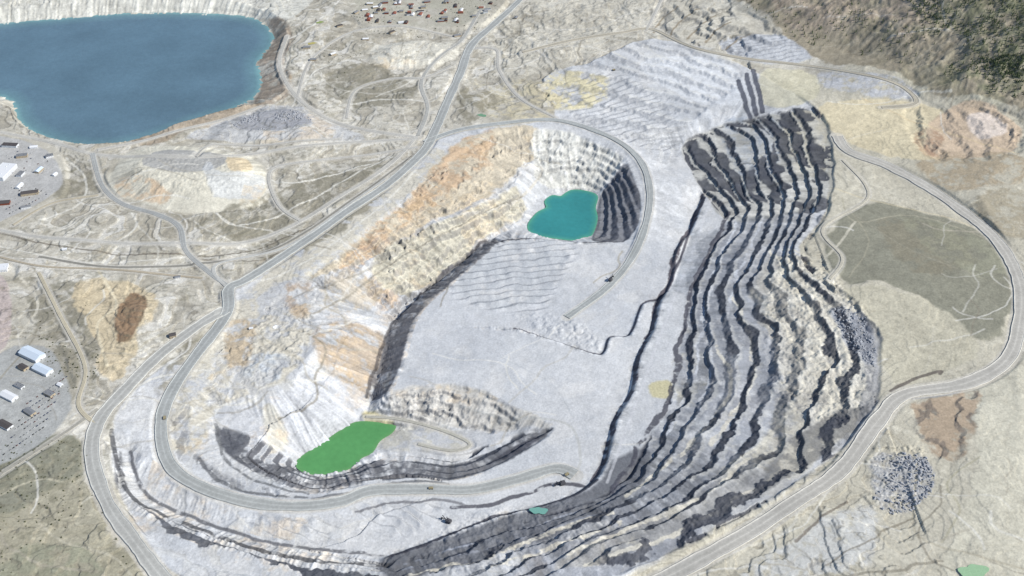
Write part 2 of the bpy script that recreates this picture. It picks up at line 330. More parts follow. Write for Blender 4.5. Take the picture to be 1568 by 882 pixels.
# ---------------------------------------------------------------- colour
col=np.empty((len(x),3)); col[:]=lin((194,190,177))
ALL=np.arange(len(x))
def mixc(idx,m,c): 
    m=m[:,None]; col[idx]=col[idx]*(1-m)+np.asarray(c)*m
def paint(pts,rgb,soft=8,warp=14,op=1.0,nz=0.0,sm=3):
    P=polyW(pts,sm); soft=min(soft,7) if nz==0 else soft; idx,d=sd(P,warp,soft+20)
    if nz: d=d+18*nz*(N15[idx]+N60[idx]); soft=min(soft,10)
    m=sst(soft,-soft,d)*op
    if nz: m=m*sst(-0.6,0.5,N60[idx]+0.7*N15[idx]+0.5-0.6*nz)
    mixc(idx,m,lin(rgb))
def track(pts,rgb,w=6,op=0.8,warp=3,nz=0):
    P=pathW(pts,5); idx,d,t=pline(P,w+8,warp); m=sst(w/2+2,w/2-1.5,d)*op
    if nz: m=m*sst(-0.7,0.2,N15[idx]+N60[idx]+nz)
    mixc(idx,m,lin(rgb))
m=sst(-0.1,0.6,N500+0.5*N60+0.3*N15); mixc(ALL,m*0.4,lin((168,163,147)))
m=sst(0.15,0.7,N200+0.6*N15); mixc(ALL,m*0.6,lin((216,213,202)))
m=sst(0.1,0.5,fbm(x,y,110,5,66)); mixc(ALL,m*0.35,lin((158,151,133)))
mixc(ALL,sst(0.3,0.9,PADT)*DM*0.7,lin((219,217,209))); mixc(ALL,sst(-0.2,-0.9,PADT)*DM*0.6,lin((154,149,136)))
E1=[(1240,165),(1300,100),(1640,120),(1640,960),(880,960),(980,870),(1160,775),(1310,670),(1345,600),(1345,510),(1240,420),(1225,375),(1265,320),(1265,230)]
paint(E1,(195,190,172),10,16,0.8)
paint([(1080,-40),(1640,-60),(1640,165),(1500,150),(1430,140),(1380,112),(1270,96),(1215,75),(1170,20)],(158,150,132),12,20,1)
paint([(1190,-40),(1400,-40),(1420,60),(1300,60),(1200,40)],(164,150,136),10,30,0.6,0.6)
paint([(1400,-30),(1640,-30),(1640,150),(1500,140),(1440,120),(1480,60),(1410,30)],(126,128,104),10,40,0.8,0.7)
m=hill*sst(0.0,0.5,fbm(x,y,120,5,301)); mixc(ALL,m*0.5,lin((124,126,100))); m=hill*sst(0.1,0.5,fbm(x,y,60,4,311)); mixc(ALL,m*0.4,lin((178,168,150)))
paint(PIT,(200,202,203),6,6,1)
mixc(ALL,PITM*sst(0.0,0.5,fbm(x,y,140,5,101))*0.5,lin((184,188,192)))
mixc(ALL,PITM*sst(0.1,0.6,fbm(x,y,90,5,121))*0.4,lin((217,216,212)))
mixc(ALL,PITM*sst(0.3,0.9,PADT)*DM*0.9,lin((214,210,196)))
paint([(345,480),(420,400),(500,345),(650,228),(680,240),(600,325),(520,400),(470,440),(480,490),(440,580),(330,630),(320,680),(260,690),(255,610),(300,540)],(198,193,178),8,14,0.9,0.3)
paint([(690,225),(760,195),(830,200),(800,255),(740,300),(640,350),(540,400),(470,430),(540,370),(620,310)],(206,195,172),10,20,0.9)
paint([(690,225),(745,195),(760,230),(720,275),(640,330),(560,385),(540,370),(620,310)],(192,163,132),10,26,0.75,0.5)
paint([(560,420),(600,415),(610,470),(570,470)],(206,172,124),10,26,0.6,0.6); paint([(520,385),(560,370),(570,400),(520,410)],(200,162,120),10,26,0.6,0.6)
paint([(500,430),(560,400),(600,430),(560,480),(500,480)],(190,178,156),10,26,0.7,0.4)
paint([(600,370),(715,322),(790,285),(800,330),(740,368),(690,415),(640,445),(590,440),(570,400)],(208,202,180),10,16,0.85)
paint([(820,200),(880,205),(950,240),(935,275),(860,290),(820,270)],(220,219,210),10,12,0.9)
paint([(840,112),(930,118),(910,160),(840,165)],(216,206,164),18,24,0.8,0.6); paint([(730,120),(840,130),(850,175),(740,180)],(208,198,165),10,30,0.6,.5)
paint([(485,495),(585,515),(575,600),(545,610),(520,575),(478,540)],(174,156,132),12,20,0.8,0.25)
paint([(335,635),(430,605),(470,570),(530,585),(565,612),(550,648),(455,706),(380,685)],(200,202,204),8,8,0.95)
paint([(400,625),(420,620),(440,680),(415,690)],(208,203,184),10,8,0.6); 
paint([(560,628),(600,636),(600,652),(560,648)],(213,200,135),6,6,0.7)
paint([(600,645),(720,665),(700,690),(600,690),(585,675)],(194,191,178),6,14,0.8,.2)
paint([(600,560),(590,600),(690,588),(770,612),(845,652),(800,655),(720,655),(610,640)],(200,196,186),10,14,0.75)
paint([(640,462),(750,380),(890,376),(850,440),(960,460),(930,510),(790,500),(770,560),(620,540)],(192,195,198),8,20,.5,.3)
paint([(740,378),(870,374),(840,440),(800,470),(700,450)],(180,184,187),8,14,0.7,.2)
paint([(380,545),(430,540),(435,575),(385,585)],(180,192,206),10,24,0.6,0.5)
paint([(410,440),(470,430),(460,470),(400,480)],(180,186,196),12,24,0.6,0.3)
paint([(350,500),(385,490),(380,560),(350,560)],(182,162,132),10,20,0.7,0.4); paint([(440,440),(480,440),(478,480),(450,480)],(176,150,118),10,24,.6,.5)
paint([(995,585),(1030,590),(1022,612),(996,606)],(200,190,135),5,12,0.7)
paint([(1180,390),(1240,400),(1320,470),(1345,520),(1338,620),(1240,715),(1080,800),(950,850),(850,870),(900,830),(1000,790),(1130,700),(1190,620),(1180,520),(1150,450)],(204,199,183),18,20,0.85)
paint([(1040,540),(1085,545),(1060,620),(1030,600)],(185,178,150),14,22,0.6,0.5)
paint([(1270,470),(1330,490),(1340,560),(1300,530)],(150,156,166),10,12,0.8)
paint([(760,10),(900,-10),(1080,-20),(1200,60),(1240,100),(1120,95),(990,55),(830,110),(770,110),(720,70)],(204,200,186),10,20,0.7,0.3)
paint([(985,95),(1080,85),(1130,110),(1150,150),(1100,160),(1010,130)],(214,217,219),12,14,0.9)
paint([(1100,62),(1190,50),(1240,90),(1150,95)],(188,193,200),10,12,0.8)
paint([(1170,105),(1250,115),(1245,155),(1170,160)],(206,201,175),8,10,0.8)
paint([(1250,170),(1330,150),(1440,165),(1440,240),(1370,240),(1290,212)],(213,202,172),12,18,0.95)
paint([(1260,110),(1380,120),(1400,150),(1280,140)],(186,190,198),8,20,.7,.3)
paint([(1440,170),(1500,158),(1562,195),(1545,232),(1450,242),(1415,220)],(204,184,160),8,14,0.9)
paint([(1478,178),(1515,172),(1545,200),(1500,210)],(222,210,198),8,8,0.9); paint([(1400,205),(1440,200),(1440,238),(1405,235)],(150,108,82),8,20,0.5,0.6)
paint([(1410,240),(1560,235),(1568,275),(1450,290)],(170,155,130),14,24,0.8,.3)
paint(GRS,(140,139,124),8,18,0.95); paint([(1340,340),(1440,345),(1500,400),(1400,420)],(134,128,110),8,20,.6,.4); paint([(1380,330),(1520,370),(1530,430),(1440,400)],(150,150,130),8,30,.6,.5)
paint([(1290,440),(1420,460),(1500,530),(1440,570),(1370,590),(1345,510)],(194,189,169),10,14,0.9)
paint([(1490,300),(1568,290),(1568,370),(1510,340)],(156,146,124),14,24,0.7,.3)
paint([(1500,600),(1640,560),(1640,960),(1480,960),(1440,860),(1500,720)],(204,200,182),14,20,0.9)
paint([(1400,620),(1500,600),(1490,655),(1460,705),(1420,680)],(166,146,124),6,22,0.8,0.3)
paint([(1335,700),(1420,700),(1425,760),(1370,785),(1335,765)],(172,174,176),8,20,0.85,.2)
paint([(1150,860),(1300,780),(1340,790),(1300,900),(1150,900)],(196,198,197),12,26,0.7,0.3)
paint([(-60,-20),(440,-20),(440,30),(400,28),(200,20),(-60,45)],(210,209,199),6,8,1)
paint([(412,30),(440,35),(448,62),(434,95),(450,125),(430,150),(388,160),(400,128),(392,100),(418,66)],(146,133,119),8,10,0.8,.15)
paint([(395,158),(300,180),(240,200),(180,216),(230,222),(300,195),(400,170)],(160,143,122),6,8,0.7)
paint([(290,205),(350,178),(440,155),(500,180),(550,200),(545,215),(420,215),(300,212)],(192,193,192),8,10,0.9)
paint([(355,185),(420,165),(470,172),(470,190),(400,198)],(155,157,162),5,8,0.8)
paint([(172,262),(215,226),(300,226),(380,240),(408,265),(405,300),(370,318),(290,327),(212,310),(170,288)],(210,206,190),8,10,1)
paint([(216,246),(255,230),(345,238),(335,258),(280,265),(235,258)],(166,166,163),5,8,0.9)
paint([(180,275),(215,270),(260,292),(250,315),(195,300)],(196,164,128),10,20,0.6,0.4); paint([(350,240),(380,245),(385,262),(355,262)],(206,186,150),5,6,0.7)
paint([(315,250),(345,265),(400,270),(400,300),(330,300)],(202,206,208),8,16,0.6)
for q in ([(300,350),(330,325),(430,290),(520,250),(590,240),(550,285),(480,325),(400,365),(330,365)],[(500,112),(560,95),(640,128),(610,158),(540,158),(500,140)],[(50,450),(130,440),(155,560),(140,620),(90,600),(60,520)],[(250,560),(330,480),(345,500),(290,560),(240,600)],[(80,270),(135,250),(145,290),(90,310)],[(380,370),(480,340),(590,290),(540,340),(440,395)],[(700,140),(750,130),(760,160),(710,190)]):
    paint(q,(136,132,117),14,22,0.85,0.35)
paint([(-20,690),(110,665),(130,700),(125,735),(60,765),(-20,800)],(128,128,110),8,18,0.85)
paint([(-20,800),(60,765),(125,735),(170,820),(220,900),(-20,900)],(164,159,138),8,20,0.85); paint([(20,850),(120,830),(150,900),(0,900)],(144,146,126),12,24,0.7,0.3)
paint([(110,442),(160,430),(225,440),(245,470),(215,510),(200,560),(165,585),(150,520),(120,480)],(206,191,160),8,24,0.85)
paint([(205,448),(230,462),(205,520),(180,525),(185,480)],(132,106,84),5,16,0.85)
paint([(-20,425),(12,436),(16,510),(-20,560)],(190,178,172),4,3,1)
paint([(-30,212),(60,225),(92,260),(90,290),(20,330),(-30,335)],(180,180,178),5,6,0.9)
paint([(-30,580),(20,530),(75,535),(100,580),(108,625),(60,680),(-30,710)],(168,170,168),5,6,0.9)
paint([(560,-10),(750,-10),(730,30),(640,40),(560,25)],(174,172,157),14,24,0.8,0.3)
paint([(575,70),(690,60),(700,85),(640,100),(580,95)],(214,211,198),8,12,0.9)
mw=(x<W(820,300)[0])&(slope>0.12)&(x>W(300,500)[0]); idx=np.nonzero(mw)[0]
mixc(idx,sst(0.1,0.9,N200[idx]+0.5*N15[idx])*0.35,lin((204,178,136)))
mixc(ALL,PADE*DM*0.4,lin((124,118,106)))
# tracks
DT=(140,134,120); LT=(220,218,208)
for p,c,w,o in [([(0,355),(120,385),(260,392),(360,385),(470,345),(560,290),(630,235)],(104,96,86),6,.8),([(300,395),(400,395),(480,352),(570,300)],(108,100,90),5,.7),
 ([(0,410),(35,430),(60,470),(30,510),(0,540)],(205,200,185),8,.8),([(50,410),(70,450),(50,520),(0,580)],(150,145,130),6,.7),([(150,415),(180,470),(150,500),(165,560)],(222,212,185),8,.7),
 ([(1290,300),(1310,340),(1400,330),(1530,372)],(175,170,150),5,.7),([(1310,330),(1400,385),(1545,440)],(158,154,138),3,.7),([(1270,285),(1330,305),(1440,330),(1510,355)],(204,194,166),7,.7),
 ([(1300,320),(1330,370),(1300,425)],(170,165,145),4,.6),([(1400,322),(1450,400),(1540,480)],(156,152,136),3,.5),
 ([(1370,600),(1420,560),(1430,500)],(200,195,178),5,.5),([(1340,650),(1400,700),(1400,780),(1420,830),(1568,870)],(180,174,155),7,.7),([(1440,830),(1470,780),(1450,740),(1500,700)],(170,166,142),5,.6),
 ([(0,760),(60,735),(110,740),(140,720)],(188,183,162),6,.7),([(60,800),(100,830),(170,850),(200,880)],(186,181,163),6,.6),([(20,830),(80,800),(140,790)],(196,190,168),5,.6),
 ([(440,60),(480,40),(520,0)],LT,10,.8),([(500,160),(580,150),(650,155)],LT,8,.8),([(520,80),(600,110),(650,105)],DT,6,.7),
 ([(400,270),(450,280),(520,262),(600,236)],LT,7,.8),([(440,165),(470,120),(500,100),(560,90)],LT,7,.8),([(330,330),(360,345),(420,330),(500,290),(600,232)],LT,7,.7),([(100,240),(130,270),(120,310),(60,340)],LT,7,.7),([(200,325),(210,350),(180,372)],LT,7,.7),([(0,375),(100,400),(200,402),(285,395)],LT,6,.7),([(380,430),(430,420),(500,380),(600,300),(655,235)],LT,8,.6),
 ([(730,70),(790,80),(900,70),(960,90)],LT,8,.7),([(800,255),(820,252),(830,262),(800,300),(760,318),(700,330)],(215,210,197),9,.8),
 ([(480,480),(520,460),(600,400),(700,345),(800,300)],(160,154,140),8,.7),([(930,90),(1000,110),(1100,100)],(190,195,196),6,.6),([(700,620),(780,640),(870,650),(890,700),(880,725)],(184,185,180),8,.6),
 ([(760,545),(840,585),(880,640)],(184,188,190),5,.5),([(1190,620),(1220,660),(1190,700)],(194,192,182),12,.7),([(1320,150),(1400,185),(1560,235)],(208,190,155),7,.7),([(1500,0),(1440,60),(1400,100),(1460,90),(1568,40)],(182,174,154),4,.6),([(1568,130),(1480,125),(1410,140)],(188,176,150),5,.6),
 ([(1200,380),(1260,395),(1310,340)],(208,203,185),8,.7)]:
    track(p,c,w,o)
rg=random.Random(5)
for zone,nn in [((0,230,640,420),38),((0,400,340,860),26),((440,0,760,200),36),((740,0,1100,110),18),((1280,120,1568,600),18),((1000,640,1568,882),34),((260,430,560,640),18),((620,380,1000,720),12),((1200,0,1568,120),8)]:
    for k in range(nn):
        px=rg.uniform(zone[0],zone[2]); py=rg.uniform(zone[1],zone[3]); a=rg.uniform(0,6.28); L=rg.uniform(18,50); pts=[(px,py)]
        for s in range(rg.randint(3,6)):
            a+=rg.uniform(-.7,.7); px+=L*math.cos(a); py+=L*.5*math.sin(a); pts.append((px,py))
        if min(p[0] for p in pts)<-50 or any(p[1]<-10 for p in pts) or (px<460 and py<230): continue
        track(pts,rg.choice([LT,LT,(176,170,154),DT,(222,220,212)]),rg.uniform(3,7),rg.uniform(.3,.7),6)
# rock on steep faces
Zg=z.reshape(NR,NC)
sxg=np.gradient(Zg,axis=1)/np.maximum(np.gradient(Xg,axis=1),1e-3); syg=np.gradient(Zg,axis=0)/np.gradient(Yg,axis=0)
sl=np.hypot(sxg,syg).ravel()
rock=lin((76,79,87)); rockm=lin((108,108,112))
PW=polyW(EW); idx,d=sd(PW,10); me=sst(12,-12,d)
west_side=sst(W(1200,400)[0],W(1120,400)[0],x[idx])
mixc(idx,me*west_side*0.6*sst(-0.2,0.4,N200[idx]+0.5*N15[idx]+0.25),lin((134,138,146)))
mixc(idx,me*0.35*sst(0.1,0.6,fbm(x[idx],y[idx],75,5,401)),lin((104,106,112)))
paint([(1045,228),(1090,198),(1150,182),(1245,168),(1275,215),(1270,300),(1200,330),(1110,335),(1075,290)],(162,162,155),6,8,0.8)
paint([(1110,190),(1190,178),(1190,260),(1130,260)],(148,157,168),8,20,0.7,0.3); paint([(1200,175),(1262,180),(1262,260),(1215,260)],(184,178,158),8,20,0.7,0.4)
paint([(588,853),(680,825),(760,797),(850,770),(915,742),(945,700),(1000,690),(975,750),(900,800),(790,838),(700,866),(600,884)],(92,95,102),7,8,0.85)  # bottom wall band: dark rock with the wall's shadow painted in
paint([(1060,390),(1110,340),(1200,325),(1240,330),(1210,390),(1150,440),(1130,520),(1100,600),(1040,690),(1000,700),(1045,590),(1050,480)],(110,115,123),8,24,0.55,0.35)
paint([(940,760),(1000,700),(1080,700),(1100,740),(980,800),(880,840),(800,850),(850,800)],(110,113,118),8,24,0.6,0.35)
for pts in ([(1180,380),(1215,430),(1260,500),(1290,570),(1250,640)],[(1150,440),(1200,500),(1230,570),(1200,640),(1120,710)],[(860,850),(960,810),(1050,770),(1150,700)],[(760,865),(850,835),(950,800)],[(900,860),(1000,830),(1100,780),(1220,700)],[(1120,450),(1150,520),(1150,590),(1090,680)],[(620,880),(750,850),(850,812),(930,785)],[(1210,400),(1290,450),(1320,510)],[(1100,530),(1120,600),(1050,690),(960,760)]):
    track(pts,(216,211,195),12,.75,14,.4)
for pts in ([(1125,340),(1095,420),(1075,500),(1060,580),(1020,670)],[(1165,335),(1130,420),(1110,480)],[(1075,470),(1090,540),(1065,640)]): track(pts,(196,200,205),9,.7,14,.35)
track([(620,862),(720,832),(830,800),(930,765)],(156,161,170),6,.7,6,.2); track([(610,873),(720,845),(830,815),(930,780)],(146,151,160),5,.6,8,.2)
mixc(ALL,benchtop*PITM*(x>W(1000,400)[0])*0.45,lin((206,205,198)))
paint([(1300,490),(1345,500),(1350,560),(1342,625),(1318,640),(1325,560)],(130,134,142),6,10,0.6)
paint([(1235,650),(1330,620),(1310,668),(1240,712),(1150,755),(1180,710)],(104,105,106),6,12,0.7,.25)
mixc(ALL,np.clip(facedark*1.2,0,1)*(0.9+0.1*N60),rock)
# dark exposed rock scarps; the wall bands also have shade painted into the colour
paint([(750,366),(690,408),(640,452),(600,495),(578,560),(566,608),(592,602),(613,560),(632,498),(656,463),(700,426),(757,375)],(112,112,115),4,6,0.9,.12)  # plateau west wall: dark rock, its shaded side painted darker
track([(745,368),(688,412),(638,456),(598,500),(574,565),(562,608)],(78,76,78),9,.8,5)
paint([(335,655),(400,705),(455,716),(500,732),(560,708),(640,706),(700,708),(750,690),(800,668),(846,656),(800,695),(760,714),(690,730),(620,725),(550,737),(480,750),(400,724),(345,690)],(92,94,100),4,6,0.85,.12)  # near wall of green pond: rock colour plus painted shadow band
paint([(962,250),(978,300),(975,345),(955,370),(908,369),(912,340),(918,300),(940,272)],(106,108,114),4,5,0.85)  # teal basin east wall: rock and its shade in one colour
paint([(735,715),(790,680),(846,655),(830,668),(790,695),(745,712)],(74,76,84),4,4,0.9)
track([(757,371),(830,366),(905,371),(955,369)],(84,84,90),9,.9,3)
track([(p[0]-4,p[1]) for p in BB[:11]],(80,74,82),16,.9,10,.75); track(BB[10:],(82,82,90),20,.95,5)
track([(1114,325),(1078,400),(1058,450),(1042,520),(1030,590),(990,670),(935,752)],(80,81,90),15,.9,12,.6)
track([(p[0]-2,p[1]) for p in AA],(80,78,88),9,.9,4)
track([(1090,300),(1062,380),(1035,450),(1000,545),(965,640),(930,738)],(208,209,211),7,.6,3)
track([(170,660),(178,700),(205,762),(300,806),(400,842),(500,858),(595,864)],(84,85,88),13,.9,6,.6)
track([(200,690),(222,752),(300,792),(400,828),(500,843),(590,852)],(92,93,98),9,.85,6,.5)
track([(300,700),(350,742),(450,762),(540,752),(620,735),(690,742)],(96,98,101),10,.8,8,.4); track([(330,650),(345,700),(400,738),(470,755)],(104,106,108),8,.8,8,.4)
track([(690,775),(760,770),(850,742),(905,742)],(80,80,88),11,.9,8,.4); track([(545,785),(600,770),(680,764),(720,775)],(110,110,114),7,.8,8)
for a in ([(1131,122),(1148,180)],[(1143,113),(1158,176)],[(1154,107),(1168,172)]):
    track([a[0],((a[0][0]+a[1][0])/2,(a[0][1]+a[1][1])/2),a[1]],(84,88,100),20,.9,5)
for a in ([(1000,48),(1012,28),(1040,8)],[(1025,52),(1040,32),(1070,12)],[(1052,58),(1070,38),(1095,22)],[(1080,64),(1095,48),(1120,34)],[(1110,72),(1130,58),(1150,50)]): track(a,(146,134,114),9,.8,8,.5)
track([(1365,600),(1400,580),(1440,566),(1440,570)],(90,82,80),10,.8,4); track([(1380,612),(1440,606),(1500,588),(1545,562)],(120,124,136),6,.7,5)
track([(1215,828),(1250,800),(1300,765)],(110,100,90),7,.7,10); track([(1270,868),(1330,825),(1400,790)],(120,112,98),5,.6,10)
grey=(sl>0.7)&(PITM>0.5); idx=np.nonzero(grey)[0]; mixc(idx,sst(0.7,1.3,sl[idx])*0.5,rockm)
idx=np.nonzero(roadmask>0)[0]; mixc(idx,roadmask[idx]*0.6,lin((200,197,188)))
v=1+0.07*N200+0.08*N60+0.10*N15+0.08*streak*2
v*=1+0.09*vn(x,y,5.5,15)
plate=PITM*((zb<-45)&(slope<0.1)); v=1+(v-1)*(1-0.45*plate)
col*=np.clip(v,0.45,1.5)[:,None]
scr=sst(0.35,0.75,fbm(x,y,20,3,55)+0.3*N200); natural=((slope<0.15)&(zb>-4)&(zb<40)&(x<W(780,200)[0]))|(hill>0.3)
idx=np.nonzero(natural&(roadmask<0.2)&(PITM<.3)&(YARD<.3))[0]; mixc(idx,scr[idx]*0.35,lin((116,114,97)))
KALB=0.92
col=np.clip(col*KALB,0.01,0.8)
print("colour",time.time()-T0)
# ---------------------------------------------------------------- build terrain mesh
N=len(x); me_=bpy.data.meshes.new("terrain")
me_.vertices.add(N); me_.vertices.foreach_set("co",np.stack([x,y,z],1).astype(np.float32).ravel())
ii=(np.arange(NR-1)[:,None]*NC+np.arange(NC-1)[None,:]).ravel()
quads=np.stack([ii,ii+1,ii+NC+1,ii+NC],1).astype(np.int32); nf=len(quads)
me_.loops.add(nf*4); me_.loops.foreach_set("vertex_index",quads.ravel())
me_.polygons.add(nf); me_.polygons.foreach_set("loop_start",(np.arange(nf)*4).astype(np.int32)); 
me_.update(calc_edges=True)
at=me_.color_attributes.new("Soil",'FLOAT_COLOR','POINT')
at.data.foreach_set("color",np.c_[col,np.ones(N)].astype(np.float32).ravel())
terr=bpy.data.objects.new("terrain",me_); bpy.context.scene.collection.objects.link(terr)
def nodes(name):
    m=bpy.data.materials.new(name); m.use_nodes=True; nt=m.node_tree; b=nt.nodes["Principled BSDF"]; return m,nt,b
def noise_mul(nt,colsock,scales,b,bump=0.0,bdist=1.0):
    tc=nt.nodes.new('ShaderNodeNewGeometry')
    cur=colsock; last=None
    for sc,lo,hi in scales:
        n=nt.nodes.new('ShaderNodeTexNoise'); n.inputs['Scale'].default_value=sc; n.inputs['Detail'].default_value=4; n.inputs['Roughness'].default_value=0.6
        nt.links.new(tc.outputs['Position'],n.inputs['Vector'])
        mr=nt.nodes.new('ShaderNodeMapRange'); mr.inputs['From Min'].default_value=0.3; mr.inputs['From Max'].default_value=0.7; mr.inputs['To Min'].default_value=lo; mr.inputs['To Max'].default_value=hi
        nt.links.new(n.outputs['Fac'],mr.inputs['Value'])
        vm=nt.nodes.new('ShaderNodeVectorMath'); vm.operation='SCALE'; nt.links.new(cur,vm.inputs[0]); nt.links.new(mr.outputs['Result'],vm.inputs['Scale']); cur=vm.outputs[0]; last=n
    nt.links.new(cur,b.inputs['Base Color'])
    if bump:
        bp=nt.nodes.new('ShaderNodeBump'); bp.inputs['Strength'].default_value=bump; bp.inputs['Distance'].default_value=bdist
        nt.links.new(last.outputs['Fac'],bp.inputs['Height']); nt.links.new(bp.outputs['Normal'],b.inputs['Normal'])
    b.inputs['Roughness'].default_value=0.95; b.inputs['Specular IOR Level'].default_value=0.1
m,nt,b=nodes("mine_soil"); a=nt.nodes.new('ShaderNodeAttribute'); a.attribute_name="Soil"
noise_mul(nt,a.outputs['Color'],[(0.03,0.95,1.05),(0.16,0.88,1.10)],b,0.45,2.4)
me_.materials.append(m)
def mat(name,rgb,rough=0.7,var=0.15,sc=0.6,metal=0.0):
    m,nt,b=nodes(name); r=nt.nodes.new('ShaderNodeRGB'); c=lin(rgb)*0.85; r.outputs[0].default_value=(*c,1)
    noise_mul(nt,r.outputs[0],[(sc,1-var,1+var)],b); b.inputs['Roughness'].default_value=rough; b.inputs['Metallic'].default_value=metal; return m
# ---------------------------------------------------------------- road ribbons
def road_mat(name,rgb):
    m,nt,b=nodes(name); a=nt.nodes.new('ShaderNodeAttribute'); a.attribute_name="Across"
    cr=nt.nodes.new('ShaderNodeValToRGB'); c=lin(rgb)*0.86
    nt.links.new(a.outputs['Fac'],cr.inputs['Fac']); e=cr.color_ramp.elements
    e[0].position=0; e[0].color=(*(c*1.12),1); e[1].position=1; e[1].color=(*(c*1.12),1)
    for p,k in ((0.1,1.15),(0.16,0.9),(0.34,0.84),(0.46,0.95),(0.5,1.1),(0.54,0.95),(0.66,0.84),(0.84,0.9),(0.9,1.15)):
        q=e.new(p); q.color=(*(c*k),1)
    noise_mul(nt,cr.outputs['Color'],[(0.012,0.9,1.1),(0.12,0.88,1.12)],b,0.3,0.6); return m
for ri,(nm,w,c,P) in enumerate(roadpaths):
    t=np.gradient(P,axis=0); t/=np.linalg.norm(t,axis=1)[:,None]; n=np.stack([-t[:,1],t[:,0]],1)
    prof=[(-.5,-0.6),(-.46,1.1),(-.42,0.05),(-.2,0.1),(0,0.15),(.2,0.1),(.42,0.05),(.46,1.1),(.5,-0.6)]
    if w<20: prof=[(-.5,-0.4),(-.46,0.2),(-.2,0.25),(0,0.3),(.2,0.25),(.46,0.2),(.5,-0.4)]
    V=[];A=[]
    jit=1+0.14*vn(P[:,0],P[:,1],70,ri)+0.08*vn(P[:,0],P[:,1],24,ri)
    for s,h in prof:
        q=P+n*(s*w*jit)[:,None]; zz=np.maximum(gridz(q[:,0],q[:,1]),gridz(P[:,0],P[:,1])-0.3)
        V.append(np.c_[q,zz+0.7+ri*0.06+h]); A.append(np.full(len(P),s+0.5))
    V=np.stack(V,1).reshape(-1,3); A=np.stack(A,1).ravel(); k=len(prof)
    fs=[(i*k+j,(i+1)*k+j,(i+1)*k+j+1,i*k+j+1) for i in range(len(P)-1) for j in range(k-1)]
    mm=bpy.data.meshes.new(nm); mm.from_pydata(V.tolist(),[],fs); mm.update(); aa=mm.attributes.new("Across",'FLOAT','POINT'); aa.data.foreach_set("value",A.astype(np.float32))
    mm.materials.append(road_mat(nm+"_surface",c)); mm.validate()
    bm=bmesh.new(); bm.from_mesh(mm); bmesh.ops.recalc_face_normals(bm,faces=bm.faces); bm.to_mesh(mm); bm.free()
    o=bpy.data.objects.new(nm,mm); bpy.context.scene.collection.objects.link(o)
# ---------------------------------------------------------------- water
def water(name,pts,zl,rgb,rgb2,rough=0.2,bump=0.3,cell=40,edge=60):
    P=np.array([W(p[0],p[1],zl) for p in pts]); P=spline(P,True,4); c=P.mean(0); n=len(P)
    e=np.roll(P,-1,0)-np.roll(P,1,0); e/=np.linalg.norm(e,axis=1)[:,None]; nr=np.stack([e[:,1],-e[:,0]],1)
    area=0.5*np.sum(P[:,0]*np.roll(P[:,1],-1)-np.roll(P[:,0],-1)*P[:,1])
    P=P+nr*(6 if area>0 else -6)
    lo=P.min(0);hi=P.max(0); X,Y=np.meshgrid(np.arange(lo[0],hi[0],cell),np.arange(lo[1],hi[1],cell)); X=X.ravel();Y=Y.ravel()
    dm=np.full(len(X),1e18); ins=np.zeros(len(X),bool)
    for i in range(n):
        a=P[i];b=P[(i+1)%n]; e=b-a; t=np.clip(((X-a[0])*e[0]+(Y-a[1])*e[1])/(e@e+1e-9),0,1); dm=np.minimum(dm,(X-a[0]-t*e[0])**2+(Y-a[1]-t*e[1])**2)
        if a[1]!=b[1]: ins^=((a[1]>Y)!=(b[1]>Y))&(X<(b[0]-a[0])*(Y-a[1])/(b[1]-a[1])+a[0])
    d=np.sqrt(dm); k=ins&(d>cell*.4)
    V=[Vector(p) for p in P]+[Vector((a,b)) for a,b in zip(X[k],Y[k])]; A=[0.0]*n+list(d[k])
    rv,re,rf,rvo,_,_=delaunay_2d_cdt(V,[(i,(i+1)%n) for i in range(n)],[],1,0.01)
    mm=bpy.data.meshes.new(name); mm.from_pydata([(p[0],p[1],zl) for p in rv],[],rf)
    aa=mm.attributes.new("Depth",'FLOAT','POINT'); aa.data.foreach_set("value",np.array([A[o[0]]/edge if o else 0 for o in rvo],np.float32)); mm.update()
    bm=bmesh.new(); bm.from_mesh(mm)
    for f in bm.faces:
        f.normal_update()
        if f.normal.z<0: f.normal_flip()
    bm.to_mesh(mm); bm.free()
    m,nt,b=nodes(name+"_water"); a=nt.nodes.new('ShaderNodeAttribute'); a.attribute_name="Depth"
    cr=nt.nodes.new('ShaderNodeValToRGB'); nt.links.new(a.outputs['Fac'],cr.inputs['Fac']); e=cr.color_ramp.elements
    e[0].position=0.0; e[0].color=(*lin(rgb2),1); e[1].position=1.0; e[1].color=(*lin(rgb),1); q=e.new(.35); q.color=(*(lin(rgb2)*.3+lin(rgb)*.7),1)
    noise_mul(nt,cr.outputs['Color'],[(0.004,0.88,1.12),(0.06,0.93,1.07)],b,bump,1.2); b.inputs['Roughness'].default_value=rough; b.inputs['Specular IOR Level'].default_value=0.4
    mm.materials.append(m); o=bpy.data.objects.new(name,mm); bpy.context.scene.collection.objects.link(o); return o
water("lake",lake_far+lake_near,LAKEZ-0.5,(92,118,132),(120,164,164),0.22,0.8,60,90)
water("tailings_pond",[(810,345),(824,326),(838,318),(836,308),(846,300),(860,301),(875,292),(896,293),(913,300),(910,318),(913,335),(905,359),(893,362),(880,367),(850,364),(818,358)],-113,(56,134,134),(92,162,130),0.3,0.1,14,26)
water("tailings_pond",[(457,706),(500,676),(520,662),(545,648),(575,648),(602,651),(598,662),(580,674),(568,692),(552,700),(540,714),(500,724),(468,722)],-120.5,(88,148,90),(104,154,98),0.3,0.1,14,16)
